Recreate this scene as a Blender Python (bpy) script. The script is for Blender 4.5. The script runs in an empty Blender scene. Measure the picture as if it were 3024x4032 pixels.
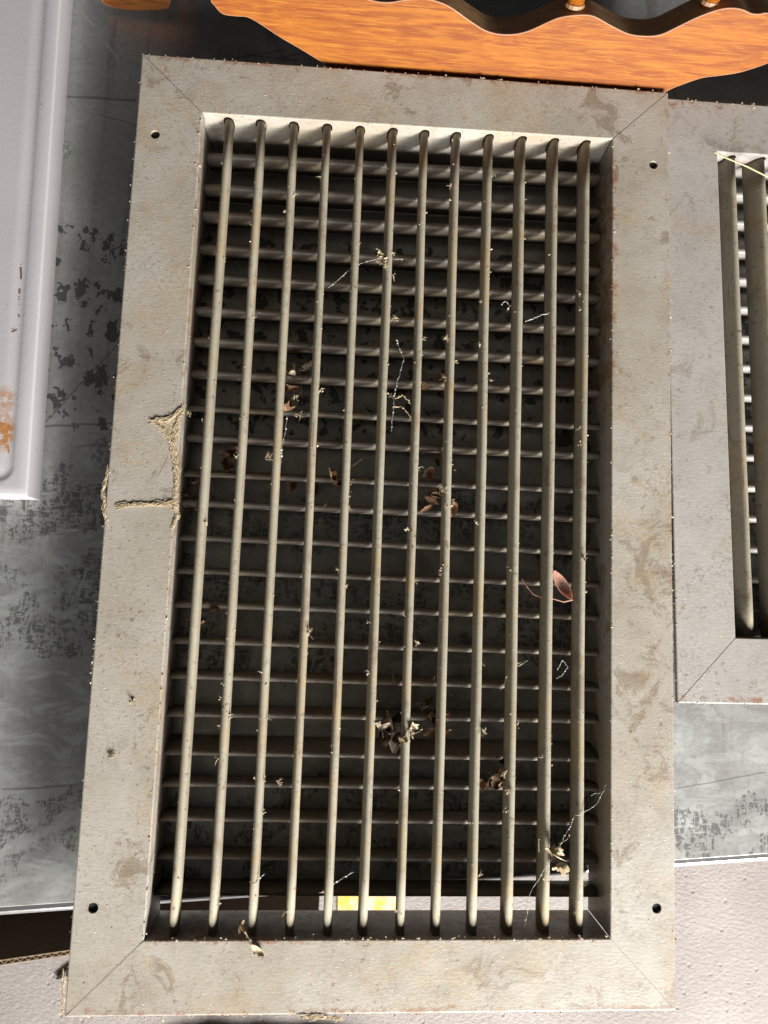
import bpy, bmesh, math, random
from mathutils import Vector, Matrix, noise
random.seed(7)
S = bpy.context.scene
COL = S.collection
# ------------------------------------------------------------------ camera
CROT = Matrix(((0.997129, 0.034278, 0.067515), (-0.041541, 0.993141, 0.10929), (-0.063305, -0.111781, 0.991714)))
CPOS = Vector((-0.03495, -0.05123, 0.4284))
cam = bpy.data.cameras.new('camera'); cam.lens = 25.0; cam.sensor_width = 36; cam.clip_start = .01; cam.clip_end = 200
co = bpy.data.objects.new('camera', cam); COL.objects.link(co)
co.matrix_world = Matrix.Translation(CPOS) @ CROT.transposed().to_4x4()
cam.dof.use_dof = True; cam.dof.focus_distance = .455; cam.dof.aperture_fstop = 13
S.camera = co
# ------------------------------------------------------------------ light: daylight from an open doorway low on the right, dim room behind
W = bpy.data.worlds.new('World'); S.world = W; W.use_nodes = True
bg = W.node_tree.nodes['Background']; bg.inputs[0].default_value = (.95, .97, 1.0, 1); bg.inputs[1].default_value = .022
dl = bpy.data.lights.new('doorway_daylight', 'AREA'); dl.shape = 'RECTANGLE'; dl.size = .70; dl.size_y = .45; dl.energy = 104; dl.color = (1, .968, .915)
do = bpy.data.objects.new('doorway_daylight', dl); COL.objects.link(do); do.location = (.86, -1.62, .68)
do.rotation_euler = (Vector(do.location)-Vector((0, 0, -.05))).to_track_quat('Z', 'Y').to_euler()
fl_ = bpy.data.lights.new('doorway_skylight', 'AREA'); fl_.shape = 'RECTANGLE'; fl_.size = 2.4; fl_.size_y = 1.8; fl_.energy = 86; fl_.color = (1, .985, .95)
fo = bpy.data.objects.new('doorway_skylight', fl_); COL.objects.link(fo); fo.location = (.3, -2.7, .95); fo.rotation_euler = (math.radians(90), 0, 0)
S.view_settings.view_transform = 'Standard'; S.view_settings.look = 'None'
S.view_settings.exposure = .40; S.view_settings.gamma = 1
S.cycles.max_bounces = 8; S.cycles.diffuse_bounces = 2

# ------------------------------------------------------------------ helpers
def at(px, py, z=0.0):            # photograph measurement (3024 x 4032) -> place on the level z, metres
    d = CROT.transposed() @ Vector(((px-1512)/2800, -(py-2016)/2800, -1))
    return CPOS + d*((z-CPOS.z)/d.z)
def at_plane(px, py, p, n):
    d = CROT.transposed() @ Vector(((px-1512)/2800, -(py-2016)/2800, -1))
    return CPOS + d*((p-CPOS).dot(n)/d.dot(n))
def tag(o, label=None, cat=None, group=None, kind=None):
    if label: o['label'] = label
    if cat: o['category'] = cat
    if group: o['group'] = group
    if kind: o['kind'] = kind
    return o
def empty(name, loc, label, cat, group=None):
    o = bpy.data.objects.new(name, None); COL.objects.link(o); o.location = loc; o.empty_display_size = .03
    return tag(o, label, cat, group)
def wloc(o):
    v = Vector((0, 0, 0))
    while o is not None: v = v + Vector(o.location); o = o.parent
    return v
def obj(name, bm, mats, parent=None, origin=None, smooth=False):   # bm is in world metres
    base = Vector(origin) if origin is not None else (wloc(parent) if parent else Vector((0, 0, 0)))
    bmesh.ops.translate(bm, verts=bm.verts, vec=-base)
    bmesh.ops.recalc_face_normals(bm, faces=bm.faces)
    me = bpy.data.meshes.new(name); bm.to_mesh(me); bm.free()
    for m in (mats if isinstance(mats, (list, tuple)) else [mats]): me.materials.append(m)
    if smooth:
        for p in me.polygons: p.use_smooth = True
    o = bpy.data.objects.new(name, me); COL.objects.link(o)
    if parent: o.parent = parent; o.location = base - wloc(parent)
    else: o.location = base
    return o
def prism(bm, poly, vec, mi=0):   # extrude a 3-D polygon by vec
    a = [bm.verts.new(p) for p in poly]; b = [bm.verts.new(Vector(p)+Vector(vec)) for p in poly]
    fs = [bm.faces.new(a), bm.faces.new(b[::-1])]
    for i in range(len(a)):
        j = (i+1) % len(a); fs.append(bm.faces.new((a[i], b[i], b[j], a[j])))
    for f in fs: f.material_index = mi
    return fs
def loft(bm, rings, cap=True):
    vs = [[bm.verts.new(p) for p in r] for r in rings]; n = len(vs[0])
    for r0, r1 in zip(vs, vs[1:]):
        for i in range(n):
            j = (i+1) % n; bm.faces.new((r0[i], r0[j], r1[j], r1[i]))
    if cap: bm.faces.new(vs[0][::-1]); bm.faces.new(vs[-1])
def tube(bm, pts, rad, n=5):
    pts = [Vector(p) for p in pts]; rings = []
    for i, p in enumerate(pts):
        t = (pts[min(i+1, len(pts)-1)] - pts[max(i-1, 0)]).normalized()
        u = t.orthogonal().normalized(); v = t.cross(u)
        r = rad[i] if isinstance(rad, (list, tuple)) else rad
        rings.append([p + (u*math.cos(k*2*math.pi/n) + v*math.sin(k*2*math.pi/n))*r for k in range(n)])
    loft(bm, rings)
def blob(bm, c, r, jag=.5, flat=1.0, sub=1):
    g = bmesh.ops.create_icosphere(bm, subdivisions=sub, radius=1)
    M = Matrix.Rotation(random.uniform(0, 6.28), 3, Vector((random.gauss(0, 1), random.gauss(0, 1), random.gauss(0, 1)+.01)).normalized())
    sx, sy = random.uniform(.5, 1.6), random.uniform(.6, 1.2)
    for v in g['verts']:
        q = v.co*random.uniform(1-jag, 1+jag*.4); q.x *= sx; q.y *= sy
        q = M @ q; q.z *= flat
        v.co = Vector(c) + q*r
def sheet(bm, outline_fn, c, L, Wd, rot, curl=.5, crump=.25, nu=12, nv=8, seed=0, twist=0):
    """a crumpled leaf: a bent grid with a leaf outline, 0.25 mm thick"""
    M = rot; top = []; bot = []
    for i in range(nu+1):
        u = i/nu; hw = outline_fn(u)*(1+.55*noise.noise(Vector((u*6, seed*3.3, 1))))
        r0 = []; r1 = []
        for j in range(nv+1):
            w = (j/nv*2-1)*hw
            x = (u-.5)*L; y = w*Wd*.5
            z = curl*y*y/Wd*2 + curl*x*x/L*.8 + crump*Wd*noise.noise(Vector((x*160+seed*7.1, y*160, seed)))
            y *= 1-.2*abs(w)*curl
            x += .18*Wd*noise.noise(Vector((x*200, y*200, seed+9)))
            a = twist*(u-.5); y, z = y*math.cos(a)-z*math.sin(a), y*math.sin(a)+z*math.cos(a)
            r0.append(bm.verts.new(Vector(c)+M @ Vector((x, y, z)))); r1.append(bm.verts.new(Vector(c)+M @ Vector((x, y, z-.00025))))
        top.append(r0); bot.append(r1)
    for i in range(nu):
        for j in range(nv):
            bm.faces.new((top[i][j], top[i+1][j], top[i+1][j+1], top[i][j+1]))
            bm.faces.new((bot[i][j+1], bot[i+1][j+1], bot[i+1][j], bot[i][j]))
        bm.faces.new((top[i][0], bot[i][0], bot[i+1][0], top[i+1][0]))
        bm.faces.new((top[i+1][nv], bot[i+1][nv], bot[i][nv], top[i][nv]))
leaf_outline = lambda u: max(.06, math.sin(math.pi*min(1, u*.94+.03))**.8)
def rotm(ax, ay, az): return Matrix.Rotation(az, 3, 'Z') @ Matrix.Rotation(ay, 3, 'Y') @ Matrix.Rotation(ax, 3, 'X')

# ------------------------------------------------------------------ materials
class NT:
    def __init__(s, name):
        s.m = bpy.data.materials.new(name); s.m.use_nodes = True; s.t = s.m.node_tree
        s.b = s.t.nodes['Principled BSDF']; g = s.t.nodes.new('ShaderNodeNewGeometry'); s.pos = g.outputs['Position']
    def n(s, typ): return s.t.nodes.new(typ)
    def put(s, sock, v):
        if v is None: return
        if isinstance(v, bpy.types.NodeSocket): s.t.links.new(v, sock)
        elif isinstance(v, (tuple, list)) and len(v) == 3 and sock.type == 'RGBA': sock.default_value = (*v, 1)
        else: sock.default_value = v
    def math(s, op, a, b=None, c=None, clamp=False):
        q = s.n('ShaderNodeMath'); q.operation = op; q.use_clamp = clamp
        for k, v in enumerate((a, b, c)): s.put(q.inputs[k], v)
        return q.outputs[0]
    def vec(s, op, a, b=None):
        q = s.n('ShaderNodeVectorMath'); q.operation = op; s.put(q.inputs[0], a); s.put(q.inputs[1], b)
        return q.outputs['Value'] if op in ('DOT_PRODUCT', 'LENGTH', 'DISTANCE') else q.outputs[0]
    def mapp(s, scale=(1, 1, 1), rot=(0, 0, 0), loc=(0, 0, 0), src=None):
        q = s.n('ShaderNodeMapping'); s.t.links.new(src or s.pos, q.inputs[0]); q.inputs['Scale'].default_value = scale
        q.inputs['Rotation'].default_value = rot; q.inputs['Location'].default_value = loc; return q.outputs[0]
    def noise(s, sc, det=4, rough=.55, v=None, dist=0, off=0):
        q = s.n('ShaderNodeTexNoise'); q.inputs['Scale'].default_value = sc; q.inputs['Detail'].default_value = det
        q.inputs['Roughness'].default_value = rough; q.inputs['Distortion'].default_value = dist
        if off: v = s.mapp(loc=(off, off*1.7, -off), src=v)
        s.t.links.new(v or s.pos, q.inputs['Vector']); return q.outputs['Fac']
    def vor(s, sc, v=None, feat='F1'):
        q = s.n('ShaderNodeTexVoronoi'); q.feature = feat; q.inputs['Scale'].default_value = sc
        s.t.links.new(v or s.pos, q.inputs['Vector']); return q.outputs['Distance']
    def ramp(s, f, lo, hi, a=0., b=1.):
        q = s.n('ShaderNodeMapRange'); q.interpolation_type = 'SMOOTHSTEP'; s.put(q.inputs[0], f)
        for k, v in zip((1, 2, 3, 4), (lo, hi, a, b)): q.inputs[k].default_value = v
        return q.outputs[0]
    def mix(s, f, a, b, mode='MIX'):
        q = s.n('ShaderNodeMix'); q.data_type = 'RGBA'; q.blend_type = mode; s.put(q.inputs[0], f); s.put(q.inputs[6], a); s.put(q.inputs[7], b)
        return q.outputs[2]
    def line(s, p0, p1, w, soft=.5):     # mask: 1 on the segment p0-p1 (x, y), with a wobbling width w
        p0 = Vector((p0[0], p0[1], 0)); p1 = Vector((p1[0], p1[1], 0)); d = p1-p0; L = d.length; d /= L; nn = Vector((-d.y, d.x, 0))
        q = s.vec('SUBTRACT', s.pos, tuple(p0))
        a = s.vec('DOT_PRODUCT', q, tuple(d)); b = s.vec('DOT_PRODUCT', q, tuple(nn))
        b = s.math('ADD', b, s.math('MULTIPLY', s.math('SUBTRACT', s.noise(60, 2), .5), w*2.5))
        m = s.ramp(s.math('ABSOLUTE', b), w*soft, w, 1, 0)
        e = s.math('MULTIPLY', s.ramp(a, 0, L*.03+1e-4), s.ramp(a, L*.97-1e-4, L, 1, 0))
        return s.math('MULTIPLY', m, e)
    def spot(s, c, r0, r1, wob=.0, sc=150, stretch=(1, 1, 1)):
        q = s.vec('MULTIPLY', s.vec('SUBTRACT', s.pos, tuple(c)), stretch)
        d = s.vec('LENGTH', q)
        if wob: d = s.math('ADD', d, s.math('MULTIPLY', s.math('SUBTRACT', s.noise(sc, 5, .65), .5), wob))
        return s.ramp(d, r0, r1, 1, 0)
    def bump(s, h, dist, strength=1., prev=None):
        q = s.n('ShaderNodeBump'); q.inputs['Strength'].default_value = strength; q.inputs['Distance'].default_value = dist
        s.put(q.inputs['Height'], h)
        if prev is not None: s.t.links.new(prev, q.inputs['Normal'])
        return q.outputs[0]
    def done(s, col, rough=.5, normal=None, metal=0., spec=None, **kw):
        s.put(s.b.inputs['Base Color'], s.mix(1.0, col, (.65, .65, .65), 'MULTIPLY')); s.put(s.b.inputs['Roughness'], rough); s.put(s.b.inputs['Metallic'], metal)
        if spec is not None: s.put(s.b.inputs['Specular IOR Level'], spec)
        if normal is not None: s.put(s.b.inputs['Normal'], normal)
        for k, v in kw.items(): s.put(s.b.inputs[k.replace('_', ' ')], v)
        return s.m

def paint(name, c0, c1, stain=.6, speck=.5, dust=.5, off=0., rough=.42, rust=(), streak=0):
    m = NT(name)
    big = m.noise(14, 6, .6, off=off+.31)
    col = m.mix(m.ramp(big, .35, .68), c0, c1)
    col = m.mix(m.math('MULTIPLY', m.ramp(m.noise(75, 6, .7, off=off+.7, dist=.4), .46, .72), .38*stain+.05), col, (.27, .21, .15))
    fine = m.ramp(m.noise(420, 4, .7, off=off+.9), .50, .70)
    col = m.mix(m.math('MULTIPLY', fine, m.math('MULTIPLY', m.ramp(m.noise(30, 5, .65, off=off+2.9), .40, .62), .6)), col, (.21, .155, .105))
    st = m.ramp(m.math('ADD', m.noise(42, 9, .74, off=off+1.3, dist=.8), m.math('MULTIPLY', m.math('SUBTRACT', m.noise(9, 3, off=off), .5), .5)), .575, .64)
    col = m.mix(m.math('MULTIPLY', st, stain*.85), col, (.20, .125, .07))
    pits = m.math('MULTIPLY', m.ramp(m.noise(170, 6, .7, off=off+6.2), .60, .66), m.ramp(m.noise(24, 4, .6, off=off+8), .44, .58))
    col = m.mix(m.math('MULTIPLY', pits, .8*speck+.15), col, (.15, .09, .05))
    ru = m.ramp(m.math('ADD', m.noise(230, 5, .62, off=off+2.1), m.math('MULTIPLY', m.math('SUBTRACT', m.noise(22, 3, off=off+5), .5), .5)), .655, .73)
    col = m.mix(m.math('MULTIPLY', ru, speck), col, (.10, .055, .03))
    du = m.math('MULTIPLY', m.ramp(m.noise(17, 6, .7, off=off+3.3, dist=.5), .50, .62), m.ramp(m.noise(420, 3, .7), .40, .60))
    col = m.mix(m.math('MULTIPLY', du, dust), col, (.50, .35, .16))
    if streak:    # long dark chips running down the blades
        k = m.math('MULTIPLY', m.ramp(m.noise(1, 5, .65, m.mapp(scale=(700, 26, 700), loc=(off, 0, 0))), .60, .66), m.ramp(m.noise(9, 3, off=off+1), .44, .56))
        col = m.mix(m.math('MULTIPLY', k, streak), col, (.17, .10, .06))
    if rust:      # rust creeping in from the sheet edges
        rm = None
        for a, b, w in rust:
            q = m.line(at(*a), at(*b), w, .1); rm = q if rm is None else m.math('MAXIMUM', rm, q)
        rm = m.math('MULTIPLY', rm, m.ramp(m.math('ADD', m.noise(190, 7, .75), m.math('MULTIPLY', m.math('SUBTRACT', m.noise(28, 3, off=off+4), .5), .5)), .46, .58))
        col = m.mix(m.math('MULTIPLY', rm, .8), col, m.mix(m.noise(300, 3), (.22, .085, .045), (.42, .22, .11)))
    # short pale scuffs in two directions
    sc1 = m.ramp(m.noise(1, 3, .5, m.mapp(scale=(45, 900, 1), rot=(0, 0, .25), loc=(off, 0, 0))), .72, .76)
    sc2 = m.ramp(m.noise(1, 3, .5, m.mapp(scale=(800, 50, 1), rot=(0, 0, .6), loc=(off, 0, 0))), .73, .77)
    col = m.mix(m.math('MULTIPLY', m.math('MAXIMUM', sc1, sc2), .6), col, (.66, .62, .55))
    fl = m.ramp(m.vor(330, m.mapp(scale=(.55, 1.3, 1))), .07, .14, 1, 0)
    fl = m.math('MULTIPLY', fl, m.ramp(m.noise(35, 4, .6, off=off+4), .44, .60))
    col = m.mix(m.math('MULTIPLY', fl, .8), col, (.74, .67, .52))
    h = m.math('ADD', m.noise(430, 5, .72, m.mapp(scale=(.75, 1.35, 1))), m.math('MULTIPLY', fl, .7))
    nb = m.bump(m.noise(24, 3), .0010, .2)
    nb = m.bump(h, .00022, .7, nb)
    return m.done(col, m.ramp(m.noise(60, 4, off=off), .3, .7, rough-.07, rough+.12), nb, spec=.2 if streak else .5)

M_flange = paint('flange_paint', (.46, .41, .34), (.555, .52, .465), off=0,
                 rust=[((2418, 550), (2410, 1500), .0042), ((2636, 380), (2655, 2600), .0035), ((570, 3706), (2400, 3700), .0025), ((560, 215), (2630, 366), .0030), ((800, 470), (600, 3400), .0022), ((240, 3990), (2660, 3970), .0030)])
M_flange2 = paint('flange_paint_pale', (.47, .44, .415), (.53, .51, .485), rust=[((2600, 388), (3024, 402), .0045), ((2660, 2755), (3024, 2765), .003)], stain=.4, speck=.4, dust=.35, off=3.7)
M_blade = paint('blade_paint', (.40, .36, .27), (.46, .425, .33), stain=.45, speck=.6, dust=.7, off=7.1, rough=.62, streak=.75)
M_back = paint('shaded_back_blade_paint', (.165, .135, .105), (.255, .225, .185), stain=.6, speck=.4, dust=.3, off=11.3, rough=.5)  # darker copy of the blade paint: the cavity's shade put into the colour

def steel():
    m = NT('worn_steel_sheet')
    col = m.mix(m.ramp(m.noise(9, 6, .6), .35, .65), (.50, .49, .47), (.68, .69, .68))
    col = m.mix(m.math('MULTIPLY', m.ramp(m.noise(300, 5, .6), .35, .75), .45), col, (.33, .325, .31))
    # brown reflection streaks painted into the colour, running away from the edge
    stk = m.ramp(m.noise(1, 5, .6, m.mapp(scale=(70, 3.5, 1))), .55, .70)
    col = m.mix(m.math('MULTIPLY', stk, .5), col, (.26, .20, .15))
    # dark bare patches left where the coat has flaked, in bands across the sheet
    sep = m.n('ShaderNodeSeparateXYZ'); m.t.links.new(m.pos, sep.inputs[0]); y = sep.outputs[1]
    wy = m.math('ADD', y, m.math('MULTIPLY', m.math('SUBTRACT', m.noise(16, 4, .6), .5), .05))
    def band(py, hw, x=150):
        c = at(x, py, -.04).y; w = c - at(x, py+hw, -.04).y
        return m.ramp(m.math('ABSOLUTE', m.math('SUBTRACT', wy, c)), w*.7, w*1.25, 1, 0)
    def big(bs):
        q = bs[0]
        for k in bs[1:]: q = m.math('MAXIMUM', q, k)
        return q
    flakes = big([band(930, 60), band(1130, 90), band(1300, 60), band(1460, 70), band(1620, 60)])
    pv = m.mapp(scale=(1.1, .85, 1), rot=(0, 0, .5))
    pn = m.noise(120, 6, .6, pv, dist=.3)
    patch = m.ramp(m.math('ADD', pn, m.math('MULTIPLY', m.math('SUBTRACT', flakes, 1), .2)), .54, .553)
    wy = m.math('ADD', y, m.math('MULTIPLY', m.math('SUBTRACT', m.noise(11, 5, .65), .5), .13))
    scuffs = big([band(1965, 130), band(2300, 80), band(2510, 130), band(3170, 80), band(3385, 75)])
    sc = [m.ramp(m.math('ABSOLUTE', m.math('SUBTRACT', m.noise(1, 2, .5, m.mapp(scale=sc_, rot=(0, 0, r_), loc=(o_, 0, 0)), dist=.3), .5)), w_*.5, w_, 1, 0) for sc_, r_, o_, w_ in
          (((60, 24, 1), .9, 0, .020), ((38, 95, 1), .3, 3, .018), ((120, 40, 1), -.4, 7, .022), ((55, 150, 1), 1.2, 9, .024), ((90, 70, 1), 2.2, 5, .02))]
    area = m.ramp(m.math('ADD', m.noise(20, 7, .72), m.math('MULTIPLY', m.math('SUBTRACT', scuffs, 1), .3)), .41, .50)
    stre = m.math('ADD', m.math('MULTIPLY', m.noise(1, 6, .7, m.mapp(scale=(260, 70, 1), rot=(0, 0, .7)), dist=.8), .5), m.math('MULTIPLY', m.noise(1, 6, .7, m.mapp(scale=(75, 260, 1), rot=(0, 0, 1.35), loc=(5, 0, 0)), dist=1.6), .5))
    area = m.math('MULTIPLY', area, m.ramp(m.math('ADD', stre, m.math('MULTIPLY', m.math('SUBTRACT', m.noise(420, 4, .7), .5), .25)), .44, .52))
    area = m.math('MULTIPLY', area, m.math('SUBTRACT', 1, m.math('MULTIPLY', big(sc[:3]), .7)))
    chalk = m.math('MULTIPLY', m.ramp(m.noise(1, 6, .7, m.mapp(scale=(30, 55, 1), rot=(0, 0, .4), loc=(2, 3, 0)), dist=1), .46, .62), m.math('MULTIPLY', m.ramp(y, -.05, .10, 1, .3), .75))
    col = m.mix(chalk, col, (.74, .765, .75))
    haze_ = m.math('MULTIPLY', m.ramp(m.math('ADD', m.noise(14, 6, .7), m.math('MULTIPLY', m.math('SUBTRACT', scuffs, 1), .2)), .44, .6), .30)
    patch = m.math('MAXIMUM', patch, m.math('MAXIMUM', m.math('MULTIPLY', area, .9), haze_))
    L = lambda a, b, w: m.line(at(*a, -.04), at(*b, -.04), w)
    dark = [L((585, 1225), (60, 1790), .0007), L((150, 1678), (520, 1662), .0011), L((1060, 120), (1130, 245), .0006), L((900, 235), (1120, 195), .0007),
            L((960, 215), (1180, 240), .0007), L((1100, 225), (1210, 205), .0006), L((200, 375), (540, 395), .0012), L((380, 450), (560, 500), .0005),
            L((0, 3110), (420, 3085), .0010), L((2660, 3105), (3024, 3040), .0006), L((300, 1760), (440, 1745), .0006), L((2660, 3385), (2760, 3440), .0012)]
    light = [L((318, 42), (374, 106), .0006), L((418, 170), (465, 235), .0007), L((745, 130), (785, 185), .0006), L((210, 2190), (275, 2255), .0005),
             L((255, 2090), (310, 2085), .0009)]
    dm = dark[0]
    for q in dark[1:]: dm = m.math('MAXIMUM', dm, q)
    lm = light[0]
    for q in light[1:]: lm = m.math('MAXIMUM', lm, q)
    oval = m.math('MULTIPLY', m.spot(at(420, 1785, -.04), .009, .0125, .004, 60), m.ramp(m.noise(330, 5, .7), .40, .55))
    dm = m.math('MAXIMUM', m.math('MULTIPLY', dm, .65), m.math('MULTIPLY', oval, .7))
    patch = m.math('MAXIMUM', patch, dm)
    col = m.mix(m.math('MULTIPLY', patch, .86), col, (.06, .062, .062))
    col = m.mix(m.math('MULTIPLY', lm, .8), col, (.48, .45, .40))
    g = m.spot(at(232, 590, -.04), .003, .012, .010, 260)
    gc = m.mix(m.ramp(m.noise(520, 4, .7), .45, .6), (.07, .10, .065), (.36, .43, .36))
    gc = m.mix(m.spot(at(228, 605, -.04), .001, .004, .003, 400), gc, (.015, .012, .01))
    col = m.mix(m.math('MULTIPLY', g, m.ramp(m.noise(330, 5, .7), .40, .52)), col, gc)
    met = m.math('MULTIPLY', m.math('SUBTRACT', 1, m.math('MAXIMUM', g, lm)), m.math('SUBTRACT', .5, m.math('MULTIPLY', patch, .2)))
    nb = m.bump(m.noise(11, 3), .004, .15); nb = m.bump(m.noise(500, 4, .7), .00015, .5, nb)
    rg = m.math('ADD', m.ramp(m.noise(24, 5, .6), .3, .7, .30, .44), m.math('MULTIPLY', patch, .08))
    return m.done(col, rg, nb, metal=met)
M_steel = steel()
def edge_steel():
    m = NT('bright_steel_edge')
    return m.done(m.mix(m.noise(80, 5), (.45, .45, .45), (.62, .62, .62)), .3, m.bump(m.noise(300, 4), .0002, .5), metal=.8)
M_edge = edge_steel()
def concrete():
    m = NT('concrete')
    col = m.mix(m.ramp(m.noise(7, 6, .65), .3, .7), (.34, .305, .29), (.43, .39, .372))
    col = m.mix(m.math('MULTIPLY', m.ramp(m.noise(330, 5, .75), .50, .68), .5), col, (.27, .235, .22))
    col = m.mix(m.math('MULTIPLY', m.ramp(m.vor(70), .06, .12, 1, 0), .6), col, (.22, .17, .15))
    h = m.math('ADD', m.noise(150, 6, .7, m.mapp(scale=(1, 1.9, 1), rot=(0, 0, .45))), m.math('MULTIPLY', m.ramp(m.vor(55), .05, .16, 1, 0), -.5))
    return m.done(col, .85, m.bump(h, .0035, .8))
M_conc = concrete()
def panel():
    m = NT('lavender_grey_enamel')
    col = m.mix(m.ramp(m.noise(8, 4), .3, .7), (.57, .55, .57), (.62, .60, .615))
    sp = m.ramp(m.noise(230, 4, .6), .715, .74)
    col = m.mix(m.math('MULTIPLY', sp, .8), col, (.12, .07, .05))
    z = -.02
    r = m.spot(at(12, 1700, z), .004, .012, .012, 200, (1.3, .75, 0))
    r = m.math('MAXIMUM', r, m.math('MULTIPLY', m.spot(at(18, 1575, z), .003, .009, .008, 300, (1, .8, 0)), .7))
    r = m.math('MAXIMUM', r, m.line(at(22, 1710, z), at(34, 1785, z), .0009))
    r = m.math('MULTIPLY', r, m.ramp(m.noise(210, 6, .75), .40, .52))
    col = m.mix(r, col, m.mix(m.noise(300, 3), (.62, .30, .10), (.33, .13, .05)))
    k = m.line(at(84, 1020, z), at(70, 1260, z), .0009)
    k = m.math('MULTIPLY', k, m.ramp(m.noise(1, 4, .6, m.mapp(scale=(30, 110, 30))), .50, .56))
    k = m.math('MAXIMUM', k, m.line(at(43, 1305, z), at(64, 1292, z), .0009))
    col = m.mix(m.math('MULTIPLY', k, .85), col, (.10, .05, .03))
    nb = m.bump(m.noise(420, 2, .5), .00015, .5); nb = m.bump(m.noise(9, 2), .002, .1, nb)
    return m.done(col, .65, nb, spec=.2)
M_panel = panel()
def wood(name, a, b, c, rough, coat, rot=0.):
    m = NT(name)
    v = m.mapp(scale=(18, 210, 210), rot=(0, 0, rot))
    g1 = m.noise(1, 8, .62, v, dist=1.4)
    v2 = m.mapp(scale=(45, 1000, 1000), rot=(0, 0, rot))
    g2 = m.noise(1, 5, .65, v2, dist=.4)
    col = m.mix(m.ramp(g1, .36, .64), a, b)
    col = m.mix(m.math('MULTIPLY', m.ramp(g2, .50, .66), .55), col, c)
    col = m.mix(m.math('MULTIPLY', m.ramp(m.noise(60, 5, .6), .52, .72), .4), col, a)
    wh = m.ramp(m.noise(150, 5, .7), .70, .76)
    col = m.mix(m.math('MULTIPLY', wh, .5), col, (.75, .55, .40))
    nb = m.bump(g2, .0003, .5)
    return m.done(col, rough, nb, spec=.14, Coat_Weight=coat, Coat_Roughness=.2)
M_wood = wood('orange_varnished_wood', (.235, .052, .006), (.375, .118, .010), (.49, .205, .022), .5, .03)
M_wood_edge = wood('rough_lightened_wood_edge', (.50, .26, .12), (.70, .42, .20), (.82, .58, .33), .6, .1)  # lightened in colour to make up for the light missing on the edge
M_pale_wood = NT('highlight_wood_arris'); M_pale_wood = M_pale_wood.done(M_pale_wood.mix(M_pale_wood.noise(200, 5), (.34, .12, .04), (.58, .36, .22)), .5)  # pale tone puts the edge highlight into the colour
def simple(name, a, b, sc=300, rough=.8, spec=.3, bumpd=.0002, **kw):
    m = NT(name); f = m.ramp(m.noise(sc, 5, .65), .35, .65)
    return m.done(m.mix(f, a, b), rough, m.bump(m.noise(sc*1.5, 4), bumpd, .8), spec=spec, **kw)
M_crumb = simple('pale_crumbs', (.42, .31, .17), (.74, .64, .46), 250)
M_lint = simple('tan_lint', (.60, .45, .27), (.84, .71, .50), 400)
M_smear = simple('dried_smear', (.42, .33, .21), (.72, .60, .42), 420)
M_leaf = simple('brown_dead_leaf', (.14, .07, .035), (.36, .22, .12), 220)
M_leafgrey = simple('grey_brown_husk', (.22, .17, .12), (.45, .37, .28), 260)
M_pink = simple('salmon_petal', (.72, .38, .29), (.85, .50, .38), 90, .6)
M_web = simple('cobweb', (.62, .58, .50), (.82, .80, .74), 500)
M_straw = simple('straw', (.60, .48, .26), (.72, .62, .40), 200, .5)
M_card = simple('brown_cardboard', (.155, .105, .07), (.19, .135, .09), 120, .9)
M_cardedge = simple('cardboard_flutes', (.52, .37, .24), (.62, .47, .33), 200, .9)
M_yellow = simple('yellow_print', (.78, .50, .05), (.74, .66, .50), 38, .7)
M_white = simple('white_print', (.62, .57, .54), (.70, .66, .62), 60, .7)
M_bag = simple('dark_blue_film', (.10, .11, .14), (.20, .22, .27), 40, .35, .5)
M_black = simple('black_strap', (.012, .011, .012), (.03, .028, .03), 300, .6)

# ------------------------------------------------------------------ ground, table
TZ, GZ = -.04, -.52
bm = bmesh.new()
N = 40
vs = [[bm.verts.new((-6+12*i/N, -8+12*j/N, GZ)) for j in range(N+1)] for i in range(N+1)]
for i in range(N):
    for j in range(N): bm.faces.new((vs[i][j], vs[i+1][j], vs[i+1][j+1], vs[i][j+1]))
tag(obj('ground', bm, M_conc), kind='structure')

E0 = Vector((-.2289, -.2545, 0)); E1 = Vector((.2539, -.2184, 0)); ed = (E1-E0).normalized(); en = Vector((-ed.y, ed.x, 0))   # en points onto the table
table = empty('metal_table', (0, .15, GZ), 'low table topped with a worn grey steel sheet under the grilles', 'table')
bm = bmesh.new()
c0 = E0 - ed*.45; c1 = E1 + ed*.5
prof = [(.95, 0), (.0062, 0), (.0058, -.0004)]
r = .0045
prof += [(r - r*math.sin(a), -r + r*math.cos(a) - .0002) for a in [math.radians(q) for q in (15, 30, 45, 60, 75, 90)]]
prof += [(0, -.022), (.0015, -.022), (.0015, -.006), (.006, -.0022), (.95, -.0022)]
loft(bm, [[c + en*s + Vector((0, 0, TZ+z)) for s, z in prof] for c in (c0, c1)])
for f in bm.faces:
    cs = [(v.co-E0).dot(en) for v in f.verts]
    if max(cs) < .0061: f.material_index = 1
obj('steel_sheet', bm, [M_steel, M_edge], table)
for sx in (-.55, .6):
    for sy in (-.12, .62):
        bm = bmesh.new(); bmesh.ops.create_cube(bm, size=1)
        for v in bm.verts: v.co = Vector((v.co.x*.04+sx, v.co.y*.04+sy, GZ + (v.co.z+.5)*(TZ-.0025-GZ)))
        bmesh.ops.bevel(bm, geom=bm.edges, offset=.003, segments=1)
        obj('leg', bm, M_back, table)

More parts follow.
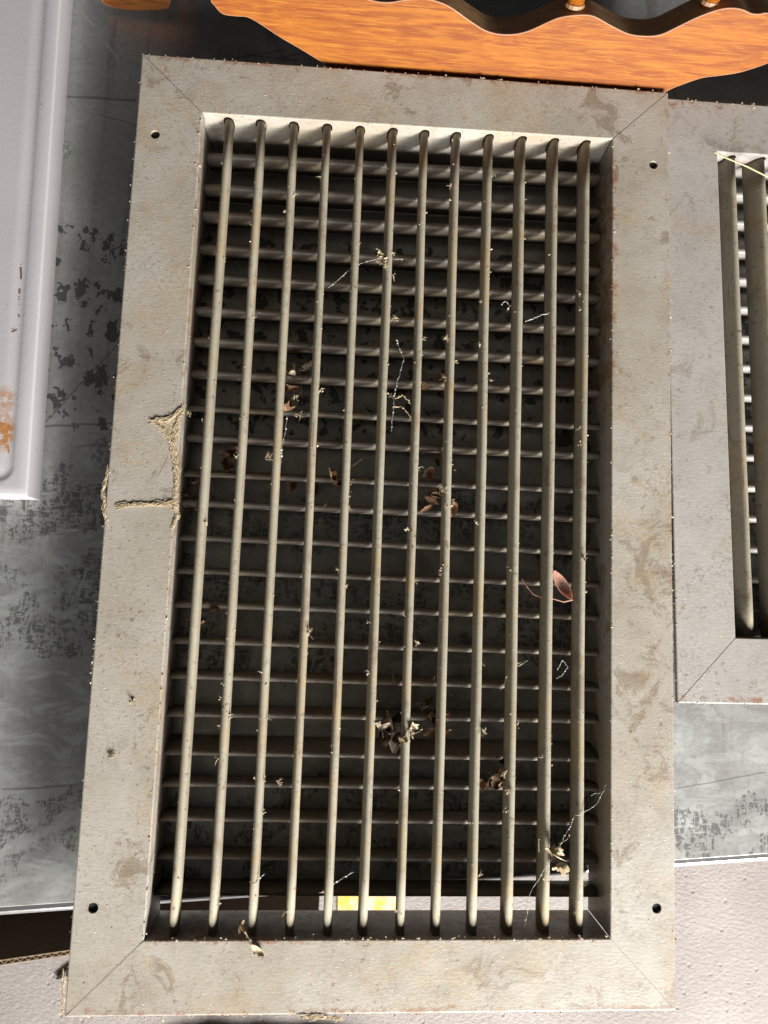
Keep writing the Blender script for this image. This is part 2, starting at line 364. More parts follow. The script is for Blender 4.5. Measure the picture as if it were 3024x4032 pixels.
# ------------------------------------------------------------------ grilles
FT = .0012
def frame_rail(root, A, B, a, b, z0, depth, mat, holes, slots, dz):
    """one mitred side: flange with a turned lip outside and the collar wall inside"""
    t = ((A-a).length/math.sqrt(2))
    # s/t along the mitre from outer (0) to inner (1)
    P = [(0, -.0032), (0, -.0007), (.0002, -.0002), (.0008, 0), (t-.0007, 0), (t-.0002, -.0002), (t, -.0007), (t, -.0105), (t-.0009, -.0115), (t-.0009, -depth),
         (t-.0021, -depth), (t-.0021, -.0014), (.0012, -.0014), (.0012, -.0032)]
    d = (B-A).normalized()*.0003
    bm = bmesh.new()
    rings = []
    for (O, I, sg) in ((A, a, 1), (B, b, -1)):
        rings.append([O + (I-O)*(s/t) + d*sg + Vector((0, 0, z0+z+dz)) for s, z in P])
    loft(bm, rings)
    o = obj('frame_rail', bm, mat, root)
    gk = bmesh.new(); gs = [(t*.10, -.0016), (t*.80, -.0016), (t*.80, -.006), (t*.10, -.006)]
    e_ = (B-A).normalized()*.0015
    loft(gk, [[O_ + (I_-O_)*(q/t) + e_*sg + Vector((0, 0, z0+z+dz)) for q, z in gs] for O_, I_, sg in ((A, a, 1), (B, b, -1))])
    obj('hole_backing', gk, M_black, root)  # black strip added under the flange so the screw holes read dark
    cut = bmesh.new()
    for h in holes:
        g = bmesh.ops.create_cone(cut, cap_ends=True, segments=18, radius1=.0029, radius2=.0029, depth=.012)
        bmesh.ops.translate(cut, verts=g['verts'], vec=Vector((h.x, h.y, z0)))
    for ring0, ring1 in slots: loft(cut, [ring0, ring1])
    if holes or slots:
        c = obj('cutter', cut, mat)
        md = o.modifiers.new('cut', 'BOOLEAN'); md.object = c; md.operation = 'DIFFERENCE'; md.solver = 'EXACT'
        bpy.context.view_layer.update()
        me = bpy.data.meshes.new_from_object(o.evaluated_get(bpy.context.evaluated_depsgraph_get()))
        o.modifiers.clear(); o.data = me; bpy.data.objects.remove(c)
    return o
BD = .0145   # blade depth
def blade_profile(k=1.0, g=0.0, bd=BD):    # (across, depth) closed, nose at depth 0
    r = .00235*k; pts = []
    for a in (-90, -65, -40, -15, 15, 40, 65, 90): pts.append((r*math.sin(math.radians(a)), -r + r*math.cos(math.radians(a)) + g))
    right = [(.0026*k, -.0050), (.0022*k, -.0095), (.0011*k, -bd-g)]
    return pts + right + [(-x, z) for x, z in right[::-1]]
def blade_mesh(name, L, mat, axis, sd=0):
    bm = bmesh.new(); pr = blade_profile() if axis == 'y' else blade_profile(.9, 0, .0172)
    n = 14; rings = []
    for i in range(n+1):
        s = -L/2 + L*i/n; wob = .00055*noise.noise(Vector((s*7, len(name), sd*3.7))) + .0002*noise.noise(Vector((s*40, sd*5.1, 2)))
        rings.append([Vector((x+wob, s, z)) if axis == 'y' else Vector((s, x+wob, z)) for x, z in pr])
    loft(bm, rings); bmesh.ops.recalc_face_normals(bm, faces=bm.faces)
    me = bpy.data.meshes.new(name); bm.to_mesh(me); bm.free(); me.materials.append(mat)
    for p in me.polygons: p.use_smooth = len(p.vertices) == 4
    return me
def place(name, me, root, loc, rot):
    o = bpy.data.objects.new(name, me); COL.objects.link(o); o.parent = root; o.location = Vector(loc)-wloc(root); o.rotation_euler = rot; return o

def grille(root, O, I, z0, depth, fm, bmat, kmat, vb, hb, holes, dzs):
    """O, I: outer and inner corners TL TR BR BL; vb: (top x,y  bottom x,y  tilt); hb: (left, right, tilt)"""
    slots = []
    topd = (I[1]-I[0]).normalized(); topn = Vector((-topd.y, topd.x, 0))
    Lv = sum((p-q).length for p, q, _ in vb)/len(vb) + .0016
    for p, q, tl in vb:
        d = (p-q); rz = math.atan2(-d.x, d.y); c = (p+q)/2 + Vector((0, 0, z0-.0036))
        R = Matrix.Rotation(rz, 3, 'Z') @ Matrix.Rotation(tl, 3, 'Y')
        mv = blade_mesh('vertical_blade', Lv, bmat, 'y', len(slots)+root.location.x*9)
        place('vertical_blade', mv, root, c, (0, tl, rz))
        pr = blade_profile(1.32, .0009); r0 = []; r1 = []
        for x, z in pr:
            v = R @ Vector((x, 0, z)); w = p + Vector((v.x, 0, z0-.0036+v.z))
            r0.append(w - topn*.006); r1.append(w + topn*.006)
        slots.append((r0, r1))
    for k in range(4):
        j = (k+1) % 4
        frame_rail(root, O[k], O[j], I[k], I[j], z0, depth, fm, [h for s, h in holes if s == k], slots if k == 0 else [], dzs[k])
    Lh = sum((p-q).length for p, q, _ in hb)/len(hb) - .0004
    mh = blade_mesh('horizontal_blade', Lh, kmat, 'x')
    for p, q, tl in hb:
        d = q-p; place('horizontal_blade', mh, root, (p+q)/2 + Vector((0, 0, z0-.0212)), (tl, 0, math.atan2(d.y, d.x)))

V2 = lambda p: Vector((p[0], p[1], 0))
O = [V2(at(560, 211)), V2(at(2631, 363)), V2(at(2662, 3978)), V2(at(252, 4005))]
I = [V2(at(796, 444)), V2(at(2412, 547)), V2(at(2403, 3695)), V2(at(567, 3702))]
s = 3024/1659
tops = [492, 562, 634, 708, 778, 851, 919, 988, 1059, 1131, 1201, 1269]; bots = [372, 457, 542, 627, 707, 787, 865, 944, 1023, 1101, 1180, 1253]
tilt = [-.03, -.02, -.03, .10, -.02, .14, .03, .06, .05, .10, .10, .09]
vb = []
for k in range(12):
    xt = at(tops[k]*s, (258+47*k/11)*s, -.0036).x; xb = at(bots[k]*s, 2015*s, -.0036).x
    f = lambda x, P, Q: P.y + (Q.y-P.y)*(x-P.x)/(Q.x-P.x)
    vb.append((Vector((xt, f(xt, I[0], I[1]), 0)), Vector((xb, f(xb, I[3], I[2]), 0)), tilt[k]))
ly = [614, 734, 842, 971, 1089, 1217, 1337, 1466, 1608, 1719, 1867, 1977, 2114, 2246, 2378, 2521, 2661, 2811, 2966, 3084, 3221, 3371, 3513]
ry = [693, 825, 925, 1057, 1167, 1294, 1417, 1540, 1681, 1791, 1936, 2041, 2173, 2301, 2429, 2570, 2711, 2838, 2993, 3103, 3239, 3385, 3520]
ht = {8: .20, 10: .26, 18: .45, 16: .10, 17: .12, 1: -.05, 20: .06}
hb = []
fx = lambda y, P, Q: P.x + (Q.x-P.x)*(y-P.y)/(Q.y-P.y)
for k in range(23):
    yl = at(845-(845-630)*k/22, ly[k], -.0225).y; yr = at(2345-30*k/22, ry[k], -.0225).y
    hb.append((Vector((fx(yl, I[0], I[3])-.0006, yl, 0)), Vector((fx(yr, I[1], I[2])+.0006, yr, 0)), ht.get(k, random.uniform(-.03, .05))))
holes = [(3, V2(at(611, 530))), (1, V2(at(2573, 650))), (3, V2(at(366, 3576))), (1, V2(at(2586, 3577)))]
g1 = empty('air_grille', (0, 0, TZ), 'tall dusty beige metal air grille with twelve upright blades over cross blades', 'grille', 'metal air grilles on the table')
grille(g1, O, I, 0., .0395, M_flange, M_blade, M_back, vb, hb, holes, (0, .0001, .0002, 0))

# the shorter grille: its left side is tucked under the first one
z2 = -.0042
o2 = [V2(at(2613, 385, z2)), None, None, V2(at(2668, 2768, z2))]; i2 = [V2(at(2825, 597, z2)), None, None, V2(at(2897, 2511, z2))]
ax = (o2[0]-o2[3]).normalized(); right = Vector((ax.y, -ax.x, 0))
right = (right*.3 + (V2(at(3024, 2775, z2))-o2[3]).normalized()*.7).normalized()
W2, w2 = .345, .262
O2 = [o2[0], o2[0]+right*W2, o2[3]+right*W2, o2[3]]; I2 = [i2[0], i2[0]+right*w2, i2[3]+right*w2, i2[3]]
v2 = []
for k in range(12):
    off = .0135 + .0213*k
    v2.append((I2[0]+right*off, I2[3]+right*off, [.42, .62, .55, .5, .6, .5, .45, .5, .55, .5, .5, .45][k]))
h2 = []
nh = 15
for k in range(nh):
    f = (k+.75)/(nh+.5)
    h2.append((I2[0].lerp(I2[3], f)-right*.0006, I2[1].lerp(I2[2], f)+right*.0006, random.uniform(-.04, .06)))
g2 = empty('air_grille', (.35, .09, TZ), 'shorter pale grey air grille tucked under the right flange of the tall one', 'grille', 'metal air grilles on the table')
grille(g2, O2, I2, z2, .0353, M_flange2, M_blade, M_flange2, v2, h2, [], (0, 0, 0, 0))

# ------------------------------------------------------------------ enamelled panel on the left
pz = -.02
pa, pb = at(238, 0, pz), at(105, 1953, pz)
down = (pb-pa).normalized(); left = Vector((down.y, -down.x, 0))
if left.x > 0: left = -left
bm = bmesh.new()
Lx, Ly = .30, .55
U = [0, .0006, .0014, .0085, .0105, .0125, .0150, .0170, .06, .15, Lx]          # from the right edge leftwards
Hh = lambda d: 0 if d <= .0085 else (-.0008*math.sin(math.pi/2*(d-.0085)/.0040) if d < .0125 else -.0008 + .0006*min(1, (d-.0125)/.0055)**1.5)
rd = .010
grid = []
rows = [0, .0006, .0014, .006, .0085, .0095, .0105, .0115, .0125, .0135, .0145, .0155, .0165, .018, .02, .024, .03, .06, .2, Ly]
cols = [0, .0006, .0014, .006, .0085, .0095, .0105, .0115, .0125, .0135, .0145, .0155, .0165, .018, .02, .024, .03, .06, .15, Lx]
for vv in rows:
    line = []
    for uu in cols:
        cx, cy = max(0, .0085+rd-uu), max(0, .0085+rd-vv)
        if cx > 0 and cy > 0: d = .0085+rd - math.hypot(cx, cy)
        else: d = min(uu, vv)
        h = Hh(max(0, d)); e = min(uu, vv)
        if e < .0014: h -= .0012*(1-e/.0014)**2
        line.append(bm.verts.new(pb - down*vv + left*uu + Vector((0, 0, h))))
    grid.append(line)
for i in range(len(rows)-1):
    for j in range(len(cols)-1): bm.faces.new((grid[i][j], grid[i][j+1], grid[i+1][j+1], grid[i+1][j]))
bnd = [e for e in bm.edges if e.is_boundary]
for e in bnd:
    a_, b_ = (v.co.copy() for v in e.verts)
    q_ = [bm.verts.new(c_) for c_ in (a_, b_, Vector((b_.x, b_.y, TZ)), Vector((a_.x, a_.y, TZ)))]; bm.faces.new(q_)
po = obj('enamel_tray', bm, M_panel, origin=(pb.x-.15, pb.y+.25, TZ), smooth=True)
tag(po, 'pale lavender grey enamelled tray with rust stains, left of the tall grille', 'tray')

# ------------------------------------------------------------------ upturned chair back
al = math.radians(66)
RP = Vector((0, .2745, TZ)); Rn = Vector((0, -math.sin(al), math.cos(al))); Rt = Vector((0, math.cos(al), math.sin(al)))
low = [(830, -2), (845, 25), (862, 46), (885, 60), (930, 66), (975, 70), (1023, 96), (1102, 148), (1186, 197), (1278, 253), (1420, 330), (1600, 420), (1850, 490), (2100, 510), (2350, 480), (2520, 420), (2590, 385), (2635, 356), (2700, 330), (2768, 308), (2840, 299), (2908, 288), (2970, 270), (3024, 250), (3120, 205), (3260, 110)]
up = [(3340, 20), (3200, 70), (3100, 66), (3024, 51), (2990, 55), (2958, 52), (2924, 37), (2880, 31), (2824, 39), (2741, 70), (2657, 111), (2601, 136), (2546, 142), (2479, 134), (2412, 103), (2340, 64), (2284, 58), (2211, 67), (2164, 84), (2074, 124), (1996, 136), (1923, 124), (1863, 90), (1773, 27), (1718, 4), (1670, -6), (1600, -2), (1530, 9), (1460, 0), (1380, -35), (1280, -75), (1180, -95), (1080, -95), (980, -80), (880, -50)]
def smooth(pts, k=4):
    q = []; n = len(pts)
    for i in range(n):
        p0, p1, p2, p3 = (Vector(pts[(i+d) % n]) for d in (-1, 0, 1, 2))
        for t in (j/k for j in range(k)):
            q.append(.5*(2*p1 + (p2-p0)*t + (2*p0-5*p1+4*p2-p3)*t*t + (3*p1-p0-3*p2+p3)*t**3))
    return q
poly = [at_plane(p.x, p.y, RP, Rn) for p in smooth(low+up)]
chair = empty('wooden_chair', (.02, .31, TZ), 'upturned orange varnished wooden chair back with scalloped rail, above the grille', 'chair')
bm = bmesh.new()
TH = .021
fs = prism(bm, poly, -Rn*TH, 1); fs[0].material_index = 0
bm.normal_update()
edges = [e for e in fs[0].edges]
res = bmesh.ops.bevel(bm, geom=edges, offset=.0006, segments=2, profile=.5, affect='EDGES')
for f in res['faces']: f.material_index = 2
obj('crest_rail', bm, [M_wood, M_wood_edge, M_pale_wood], chair)
for px, py in ((1668, -6), (2272, 52), (2812, 40)):
    p = at_plane(px, py, RP, Rn) - Rn*(TH*.5) - Rt*.004
    bm = bmesh.new(); n = 10
    tube(bm, [p + Rt*(q*.22/n) - Rn*(.02*(q/n)**2) for q in range(n+1)], [.0054+.0015*math.sin(math.pi*q/n) for q in range(n+1)], 14)
    obj('spindle', bm, M_wood, chair, smooth=True)
    bm = bmesh.new()
    tube(bm, [p + Rt*.0035, p + Rt*.0055], [.0066, .0060], 14); obj('spindle_collar', bm, M_pale_wood, chair)
# a second wooden piece whose rounded end shows beside it
lp = [(393, -3), (403, 12), (420, 24), (469, 35), (541, 41), (625, 39), (662, 36), (669, 18), (672, -3), (676, -90), (560, -110), (380, -90)]
LP = Vector((0, .343, TZ)); poly = [at_plane(x, y, LP, Rn) for x, y in lp]
bm = bmesh.new(); fs = prism(bm, poly, -Rn*.02, 0)
res = bmesh.ops.bevel(bm, geom=list(fs[0].edges), offset=.0009, segments=2, profile=.5, affect='EDGES')
for f in res['faces']: f.material_index = 1
o = obj('wooden_offcut', bm, [M_wood, M_pale_wood], origin=(-.18, .35, TZ))
tag(o, 'rounded end of a small orange wooden piece left of the scalloped rail', 'wood piece')

# ------------------------------------------------------------------ things on the ground in front of the table
# cardboard box wall standing on edge: its cut edge shows the flutes
cz = -.36
k0, k1 = at(0, 3782, cz), at(268, 3743, cz); kd = (k1-k0).normalized(); k1 = at(1253, 3600, cz); k0 = k0 - kd*.15
kd = (k1-k0).normalized(); kn = Vector((-kd.y, kd.x, 0))    # kn points to the table
box = empty('cardboard_sheet', (k0+k1)/2 - Vector((0, 0, cz-GZ)), 'brown corrugated cardboard sheet standing on edge in front of the table', 'cardboard')
H = cz-GZ; Lk = (k1-k0).length
for nm, off in (('liner', 0), ('liner', -.0036)):
    bm = bmesh.new()
    p = [k0+kn*off, k1+kn*off, k1+kn*(off-.0005), k0+kn*(off-.0005)]
    prism(bm, p, (0, 0, -H)); o = obj(nm, bm, [M_card], box)
bm = bmesh.new(); n = int(Lk/.0009); a = []; b = []
for i in range(n+1):
    t = i/n*Lk; w = .0015*math.sin(t*2*math.pi/.0078)
    q = k0+kd*t+kn*(w-.00205); a.append(q+kn*.00025); b.append(q-kn*.00025)
va = [bm.verts.new(q) for q in a]; vb_ = [bm.verts.new(q) for q in b]
wa = [bm.verts.new(q-Vector((0, 0, H))) for q in a]; wb = [bm.verts.new(q-Vector((0, 0, H))) for q in b]
for i in range(n):
    bm.faces.new((va[i], va[i+1], vb_[i+1], vb_[i])); bm.faces.new((va[i], wa[i], wa[i+1], va[i+1])); bm.faces.new((vb_[i], vb_[i+1], wb[i+1], wb[i]))
obj('flute', bm, M_cardedge, box)
for off in (.0002, -.0042):    # torn paper edge along the top
    bm = bmesh.new(); tube(bm, [k0+kd*(Lk*i/60)+kn*(off-.0001)+Vector((0, 0, .0002*random.uniform(-1, 1))) for i in range(61)], .00045, 5); obj('cut_edge', bm, M_cardedge, box)

def flat_piece(name, pts, z, h, mat, label, cat):
    bm = bmesh.new(); prism(bm, [at(x, y, z+h) for x, y in pts], (0, 0, -h)); c = at(*pts[0], z)
    o = obj(name, bm, mat, origin=(c.x, c.y, z)); return tag(o, label, cat)
flat_piece('yellow_sheet', [(1330, 3500), (1562, 3500), (1562, 3640), (1330, 3640)], GZ, .003, M_yellow, 'small yellow printed sheet on the ground seen through the foot of the tall grille', 'paper')
# dark film bag at the very bottom, under the lower flange
bm = bmesh.new()
pts = []
for i in range(25):
    for j in range(9):
        x, y = i/24, j/8
        c = at(500+1080*x, 4100, GZ); edge = math.sin(math.pi*x)**.35*math.sin(math.pi*y)**.5
        q = Vector((c.x, -.6555+.075*y*edge**.3 + .004*noise.noise(Vector((x*9, 0, 3))), GZ + .03*edge*(1+.7*noise.noise(Vector((x*7, y*4, 1))))+.0005))
        pts.append(bm.verts.new(q))
for i in range(24):
    for j in range(8): bm.faces.new((pts[i*9+j], pts[(i+1)*9+j], pts[(i+1)*9+j+1], pts[i*9+j+1]))
o = obj('plastic_bag', bm, M_bag, origin=(-.14, -.6, GZ), smooth=True); tag(o, 'crumpled dark blue plastic bag on the ground below the lower flange', 'bag')
bm = bmesh.new(); prism(bm, [at(x, y, GZ+.005) for x, y in ((218, 3853), (228, 3858), (262, 3846), (330, 3832), (330, 3775), (262, 3818))], (0, 0, -.005))
c = at(260, 3840, GZ)
o = obj('strap', bm, M_black, origin=c); tag(o, 'pointed black strap end on the ground left of the tall grille foot', 'strap')

# ------------------------------------------------------------------ litter caught in the grille
def clump(name, px, py, z, size, n, mat, label, cat='dead leaf', curl=1.2, seed=0, spread=.35):
    random.seed(seed); size *= 1.35; c = at(px, py, z); bm = bmesh.new()
    for k in range(n):
        d = Vector((random.gauss(0, 1), random.gauss(0, 1), random.gauss(0, .6)))*size*spread
        L = size*random.uniform(.5, 1.0)
        sheet(bm, leaf_outline, c+d, L, L*random.uniform(.45, .85), rotm(random.uniform(-1.2, 1.2), random.uniform(-.9, .9), random.uniform(0, 6.28)), curl, .85, seed=seed+k, twist=random.uniform(-1.5, 1.5))
    for k in range(n*2):
        d = c + Vector((random.gauss(0, 1), random.gauss(0, 1), random.gauss(0, .4)))*size*spread
        e = d + Vector((random.gauss(0, 1), random.gauss(0, 1), random.gauss(0, .6)))*size*.3
        tube(bm, [d, d.lerp(e, .5)+Vector((random.gauss(0, .1), random.gauss(0, .1), 0))*size, e], .00016, 4); blob(bm, e, random.uniform(.0004, .0009), .6)
    o = obj(name, bm, mat, origin=c, smooth=False)
    return tag(o, label, cat)
clump('dead_leaf', 1195, 1475, -.020, .011, 3, M_leafgrey, 'grey brown shrivelled leaf between the third and fourth upright blades, upper middle', seed=3)
clump('dead_leaf', 1160, 1585, -.016, .009, 3, M_leaf, 'dark curled leaf scrap just below the grey shrivelled leaf in the left middle', seed=5)
clump('dead_leaf', 765, 1975, -.022, .010, 3, M_leaf, 'brown curled leaf behind the leftmost upright blade at mid height', seed=8)
clump('dead_leaf', 805, 2410, -.018, .010, 3, M_leaf, 'brown leaf tuft hanging on the right of the leftmost upright blade, lower middle', seed=12)
clump('dead_leaf', 1330, 1880, -.014, .010, 3, M_leaf, 'brown leaf shred beside the fifth upright blade at mid height', seed=15, spread=.5)
clump('dead_leaf', 1728, 1815, -.016, .009, 3, M_leaf, 'brown leaf shred left of the eighth upright blade, the upper of two', seed=19)
clump('dead_leaf', 1722, 1965, -.014, .010, 4, M_leaf, 'tan and brown leaf tuft left of the eighth upright blade, the lower of two', seed=23)
clump('dead_leaf', 1660, 1490, -.018, .009, 3, M_leaf, 'small brown leaf scrap behind the seventh upright blade, upper middle', seed=24)
clump('dead_leaf', 1545, 2870, -.018, .015, 4, M_leafgrey, 'large grey brown crumpled leaf left of the seventh upright blade near the bottom', seed=29, spread=.25)
clump('dead_leaf', 1660, 2790, -.020, .016, 5, M_leaf, 'frayed dark brown leaf right of the seventh upright blade near the bottom', seed=31, spread=.5)
clump('dead_leaf', 1960, 3060, -.016, .012, 4, M_leaf, 'upright ragged brown leaf between the ninth and tenth blades near the bottom', seed=37, spread=.4)
clump('dead_leaf', 1170, 1930, -.030, .010, 2, M_leaf, 'dim brown leaf deep behind the third and fourth blades', seed=41)
clump('dead_leaf', 880, 1800, -.030, .011, 2, M_leaf, 'dim brown leaf deep behind the first and second blades', seed=43)
# salmon leaf with a hole
bm = bmesh.new(); c = at(2215, 2305, -.006); random.seed(2)
R = rotm(.25, -.15, math.radians(-58)); nu, nv = 14, 8; g = []
for i in range(nu+1):
    u = i/nu; hw = .0042*max(.05, math.sin(math.pi*min(1, u*.93+.05))**.7); rr = []
    for j in range(nv+1):
        w = j/nv*2-1
        rr.append(bm.verts.new(c + R @ Vector(((u-.5)*.0205, w*hw*.85, .0014*w*w+.003*(u-.5)**2*4))))
    g.append(rr)
for i in range(nu):
    for j in range(nv):
        if i in (6, 7) and j in (3, 4): continue
        bm.faces.new((g[i][j], g[i+1][j], g[i+1][j+1], g[i][j+1]))
bmesh.ops.solidify(bm, geom=bm.faces[:], thickness=.0003)
o = obj('dead_leaf', bm, M_pink, origin=c, smooth=True); tag(o, 'salmon pink dry leaf with a small hole between the last two upright blades', 'dead leaf')
bm = bmesh.new(); tube(bm, [at(x, y, z) for x, y, z in ((2055, 2280, -.014), (2075, 2310, -.012), (2100, 2340, -.011), (2130, 2352, -.010), (2180, 2358, -.008), (2220, 2370, -.006), (2255, 2362, -.006))], .00035, 5)
o = obj('leaf_stalk', bm, M_pink); tag(o, 'thin curved pink stalk beside the salmon leaf', 'stalk')

def strand(pts, z, rad, label, beads=6, seed=0, name='cobweb', mat=None, cat='cobweb', bead=.0007):
    random.seed(seed); P = [at(x, y, z if not isinstance(z, (list, tuple)) else z[i]) for i, (x, y) in enumerate(pts)]
    Q = []
    for a, b in zip(P, P[1:]):
        for k in range(6): Q.append(a.lerp(b, k/6) + Vector((random.gauss(0, 1), random.gauss(0, 1), random.gauss(0, 1)))*.00022)
    Q.append(P[-1]); bm = bmesh.new()
    base = Q[0].copy(); tube(bm, Q, [rad*random.uniform(.2, .75) for _ in Q], 5)
    for k in range(beads): blob(bm, random.choice(Q), bead*random.uniform(.25, 1.0), .6)
    o = obj(name, bm, mat or M_web, origin=base); return tag(o, label, cat)
strand([(1290, 1135), (1330, 1105), (1375, 1062), (1420, 1038), (1490, 1018)], -.006, .00016, 'thin cobweb strung across the fourth to sixth blades in the upper part', 16, 1, bead=.0006)
strand([(1560, 1340), (1592, 1410), (1572, 1480), (1552, 1560), (1548, 1640), (1540, 1700)], -.008, .0002, 'knotted cobweb hanging right of the sixth upright blade in the middle', 24, 2)
strand([(1555, 1570), (1585, 1555), (1608, 1575), (1615, 1590)], -.005, .0007, 'curled cream fibre arched beside the sixth upright blade', 3, 3, 'fibre', M_crumb, 'fibre', .0006)
strand([(1545, 1605), (1580, 1600), (1605, 1625), (1620, 1648)], -.005, .0006, 'second cream fibre just under the arched one beside the sixth blade', 3, 31, 'fibre', M_crumb, 'fibre', .0006)
strand([(1130, 1640), (1122, 1700), (1112, 1760), (1105, 1830)], -.008, .00016, 'beaded cobweb beside the third upright blade at mid height', 14, 4)
strand([(2390, 3085), (2350, 3170), (2265, 3215), (2225, 3290), (2180, 3370), (2140, 3430), (2080, 3530), (2075, 3600), (2060, 3670)], -.003, .00022, 'long cobweb with cream scraps slanting across the lower right blades', 34, 5, bead=.0009)
strand([(2330, 3130), (2380, 3115), (2400, 3085)], -.006, .0002, 'short beaded cobweb by the right collar wall near the bottom', 9, 6)
strand([(1970, 2720), (2010, 2640), (2080, 2600)], -.006, .00015, 'faint cobweb between the ninth and tenth blades, lower right', 4, 7)
strand([(1300, 3490), (1330, 3470), (1360, 3450), (1390, 3435)], -.006, .0004, 'white frayed thread by the fifth blade near the bottom', 6, 8)
strand([(1000, 3480), (1015, 3470), (1040, 3440)], -.004, .0005, 'white thread tuft on the third blade near the bottom', 6, 9)
strand([(2070, 1265), (2100, 1255), (2130, 1240), (2168, 1232)], -.006, .0005, 'bright white thread between the tenth and eleventh blades, upper right', 3, 10)
strand([(1975, 1200), (1990, 1185), (2010, 1205), (1995, 1225)], -.008, .0004, 'looped white fluff left of the tenth blade, upper right', 8, 11)
strand([(2195, 2640), (2215, 2600), (2235, 2625), (2215, 2660), (2190, 2670)], -.005, .0003, 'looped white thread right of the eleventh blade, lower right', 6, 13)
# cream flake on the cobweb
clump('dead_leaf', 2170, 3365, -.002, .010, 4, M_crumb, 'cream papery flake caught on the long cobweb, lower right', seed=51, spread=.3)
clump('dead_leaf', 1615, 2880, -.002, .006, 3, M_crumb, 'cream papery scrap stuck on the seventh upright blade near the bottom', seed=53, spread=.3)
clump('dead_leaf', 1505, 1020, -.003, .006, 3, M_crumb, 'small cream scrap on the sixth upright blade at the cobweb end', seed=54, spread=.3)
# tan stalk lying over the lower inner edge
bm = bmesh.new(); tube(bm, [at(x, y, z) for x, y, z in ((940, 3640, -.004), (965, 3670, .0002), (985, 3700, .0012), (1005, 3725, .0012))], [.0008, .0006, .0006, .0007], 6)
sheet(bm, leaf_outline, at(1015, 3740, .0012), .009, .0045, rotm(0, 0, math.radians(-40)), .6, .2, seed=61); sheet(bm, leaf_outline, at(945, 3645, -.003), .007, .005, rotm(.6, .4, 1.2), 1, .5, seed=62)
o = obj('dried_bud', bm, M_lint); tag(o, 'tan dried bud on a stalk lying over the lower inner edge of the tall grille', 'dried bud')
# straw across the second grille
bm = bmesh.new(); tube(bm, [at(x, y, z) for x, y, z in ((2815, 600, .0005), (2860, 622, .001), (2940, 655, .0005), (3060, 715, -.001), (3140, 760, -.001))], .0005, 6)
o = obj('straw', bm, M_straw); tag(o, 'long yellow straw lying across the corner of the shorter grille', 'straw')

# dried mud and lint trail on the left flange
def trail(pts, wd, seed, n=60):
    random.seed(seed); P = [at(x, y, 0) for x, y in pts]
    seg = [(a, b) for a, b in zip(P, P[1:])]; tot = sum((b-a).length for a, b in seg)
    for a, b in seg:
        k = max(3, int(n*.75*(b-a).length/tot))
        for i in range(k):
            q = a.lerp(b, (i+random.random())/k) + Vector((random.gauss(0, 1)*wd*(.35+.9*abs(noise.noise(a.lerp(b, i/k)*90))), random.gauss(0, 1)*wd*(.35+.9*abs(noise.noise(a.lerp(b, i/k)*90+Vector((9, 0, 0))))), .0002))
            if i % 8 == 0: blob(bm, q, random.uniform(.00015, .0005), .7, .4)
            else:
                d = (b-a).normalized()*random.uniform(.002, .006) + Vector((random.gauss(0, .0006), random.gauss(0, .0006), 0))
                tube(bm, [q-d*.5, q+Vector((random.gauss(0, .0003), random.gauss(0, .0003), random.uniform(0, .0006))), q+d*.5], random.uniform(.00008, .0002), 4)
def film(poly, z=.00018):    # thin dried smear with a ragged outline
    P = [at(x, y, 0) for x, y in poly]; R_ = []
    for a, b in zip(P, P[1:]+P[:1]):
        k = max(2, int((b-a).length/.0008))
        for i in range(k): R_.append(a.lerp(b, i/k)+Vector((random.gauss(0, .00022), random.gauss(0, .00022), z)))
    prism(bm, R_, (0, 0, -z), 1)
bm = bmesh.new()
random.seed(5)
film([(606, 1652), (640, 1662), (668, 1652), (700, 1622), (716, 1604), (712, 1640), (700, 1700), (696, 1760), (704, 1850), (700, 1960), (690, 1995), (676, 1990), (684, 1930), (686, 1850), (676, 1775), (655, 1725), (630, 1690)])
film([(468, 1985), (520, 1978), (600, 1980), (680, 1968), (700, 1980), (704, 2030), (690, 2070), (680, 2060), (688, 2020), (660, 1996), (600, 1994), (530, 1994), (480, 2002)])
trail([(715, 1610), (690, 1700), (684, 1760), (698, 1850), (690, 1970), (700, 2000)], .0011, 1, 620)
trail([(600, 1655), (640, 1690), (668, 1730), (684, 1790)], .0009, 2, 260); trail([(610, 1655), (665, 1650), (700, 1625), (712, 1610)], .0010, 3, 240)
trail([(470, 1992), (540, 1985), (620, 1985), (690, 1975)], .0012, 4, 420); trail([(685, 1990), (700, 2030), (685, 2070)], .0009, 5, 160)
trail([(425, 1850), (408, 1930), (412, 2010), (425, 2065)], .0007, 6, 150); trail([(252, 3830), (246, 3990)], .0008, 7, 90); trail([(1190, 3998), (1340, 4010)], .0016, 8, 160)
o = obj('mud_trail', bm, [M_lint, M_smear], origin=at(690, 1850, 0)); tag(o, 'branching tan trail of dried mud on the left flange of the tall grille', 'dried mud')

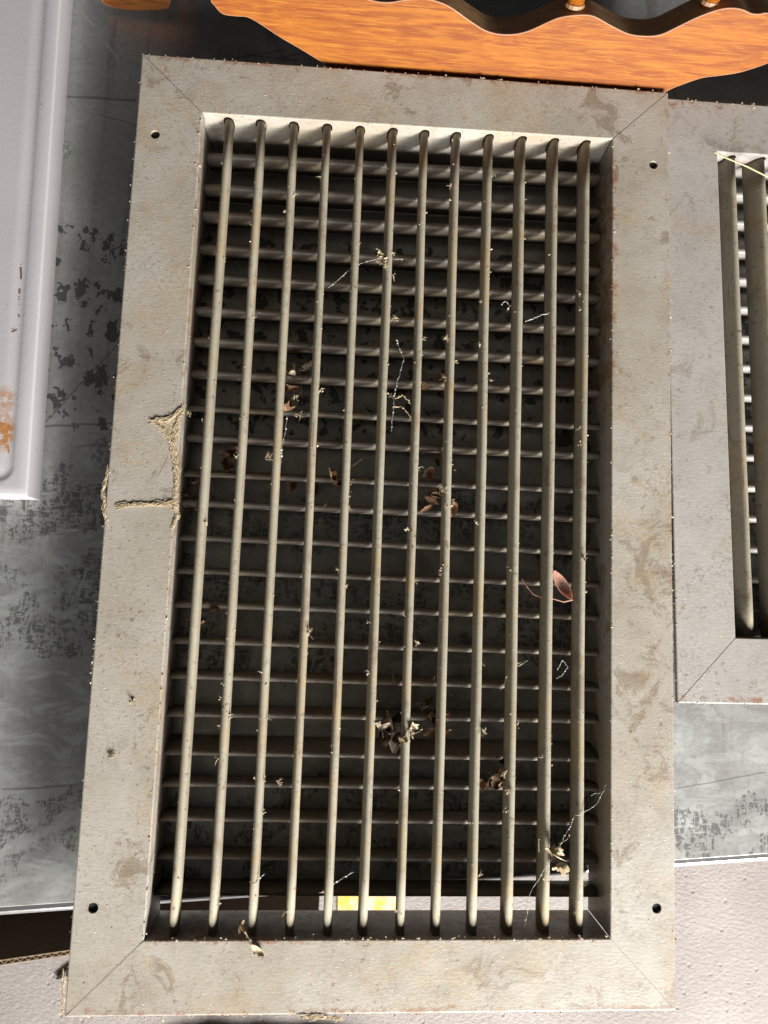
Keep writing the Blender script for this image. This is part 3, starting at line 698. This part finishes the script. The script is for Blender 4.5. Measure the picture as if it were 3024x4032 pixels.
# crumbs and lint: countless, one mass
random.seed(99); bm = bmesh.new()
def crumbs(P, Q, n, sp, r0, r1, z, flat=.6):
    for _ in range(n):
        q = P.lerp(Q, random.random()); blob(bm, Vector((q.x+random.gauss(0, sp), q.y+random.gauss(0, sp), z)), random.uniform(r0, r1), .6, flat)
crumbs(O[0], O[3], 110, .0007, .0002, .0008, -.0006); crumbs(O[3], O[2], 120, .0010, .0002, .0010, -.0008); crumbs(O[1], O[2], 80, .0006, .0002, .0008, -.0004)
crumbs(O[0], O[1], 50, .0005, .0003, .0008, -.0002); crumbs(I[3], I[2], 55, .0010, .0003, .0009, .0002); crumbs(I[0], I[3], 60, .0010, .0003, .0008, .0002); crumbs(I[1], I[2], 40, .0006, .0003, .0007, .0002)
for k in range(4):
    for _ in range(420):
        j = (k+1) % 4; u, t = random.random(), random.random()
        q = O[k].lerp(O[j], t).lerp(I[k].lerp(I[j], t), u); blob(bm, Vector((q.x, q.y, .0001)), random.uniform(.00018, .00042), .6, .5, 1 if random.random() < .0 else 0) if False else blob(bm, Vector((q.x, q.y, .0001)), random.uniform(.00018, .00042), .5, .5)
for p, q, tl in vb:
    for _ in range(46):
        c = p.lerp(q, random.random()); blob(bm, Vector((c.x+random.uniform(-.0022, .0022), c.y, -.0040+random.uniform(-.0008, .0003))), random.uniform(.00025, .0006), .6, .8)
    for _ in range(4):
        c = p.lerp(q, random.random()); blob(bm, Vector((c.x+random.choice((-.0026, .0026)), c.y, -.0055)), random.uniform(.0006, .0011), .6, .9)
for px, py, z in ((1205, 1450, -.012), (1165, 1560, -.010), (1180, 1640, -.010), (930, 1795, -.005), (1055, 1800, -.005), (1345, 1950, -.008), (1745, 1925, -.004), (1755, 1990, -.004), (1625, 2890, -.003), (1905, 2880, -.003), (1520, 1045, -.003), (740, 1625, -.002), (1985, 3050, -.004), (2000, 3120, -.004), (1555, 1255, -.005), (1760, 1330, -.004), (1220, 2480, -.004), (1640, 2530, -.004), (2180, 3350, -.002), (440, 2980, .0006), (520, 2760, .0006), (2300, 2200, -.003), (1100, 3080, -.004), (2965, 420, z2)):
    c = at(px, py, z)
    for _ in range(15):
        d = Vector((random.gauss(0, .0007), random.gauss(0, .0009), random.gauss(0, .0005))); e = c+d+Vector((random.gauss(0, .0012), random.gauss(0, .0012), random.gauss(0, .0007)))
        tube(bm, [c+d, (c+d).lerp(e, .5)+Vector((random.gauss(0, .0006), random.gauss(0, .0006), .0002)), e], [.00026, .0002, .00006], 4)
        if random.random() < .4: blob(bm, c+d*.6, random.uniform(.0002, .0006), .7)
for k in range(60):
    p, q, tl = random.choice(vb); t = random.random()**.8; c = p.lerp(q, t); sd = random.choice((-1, 1)); c = Vector((c.x+sd*.0027, c.y, -.0052))
    for _ in range(random.randint(2, 5)): blob(bm, c+Vector((random.gauss(0, .0007)+sd*.0005, random.gauss(0, .0009), random.gauss(0, .0008))), random.uniform(.0003, .0008), .7)
    e = c+Vector((sd*random.uniform(.001, .0035), random.gauss(0, .002), random.gauss(0, .001)))
    tube(bm, [c, c.lerp(e, .5)+Vector((0, random.gauss(0, .0007), .0003)), e], [.0003, .0002, .00008], 4)
crumbs(O2[0], O2[3], 40, .001, .0003, .0008, z2); crumbs(O2[0], O2[1], 40, .0006, .0003, .0009, z2); crumbs(O2[3], O2[2], 30, .0006, .0003, .0008, z2)
o = obj('crumbs', bm, M_crumb); tag(o, 'pale crumbs and lint scattered over the grilles', 'crumbs', kind='stuff')
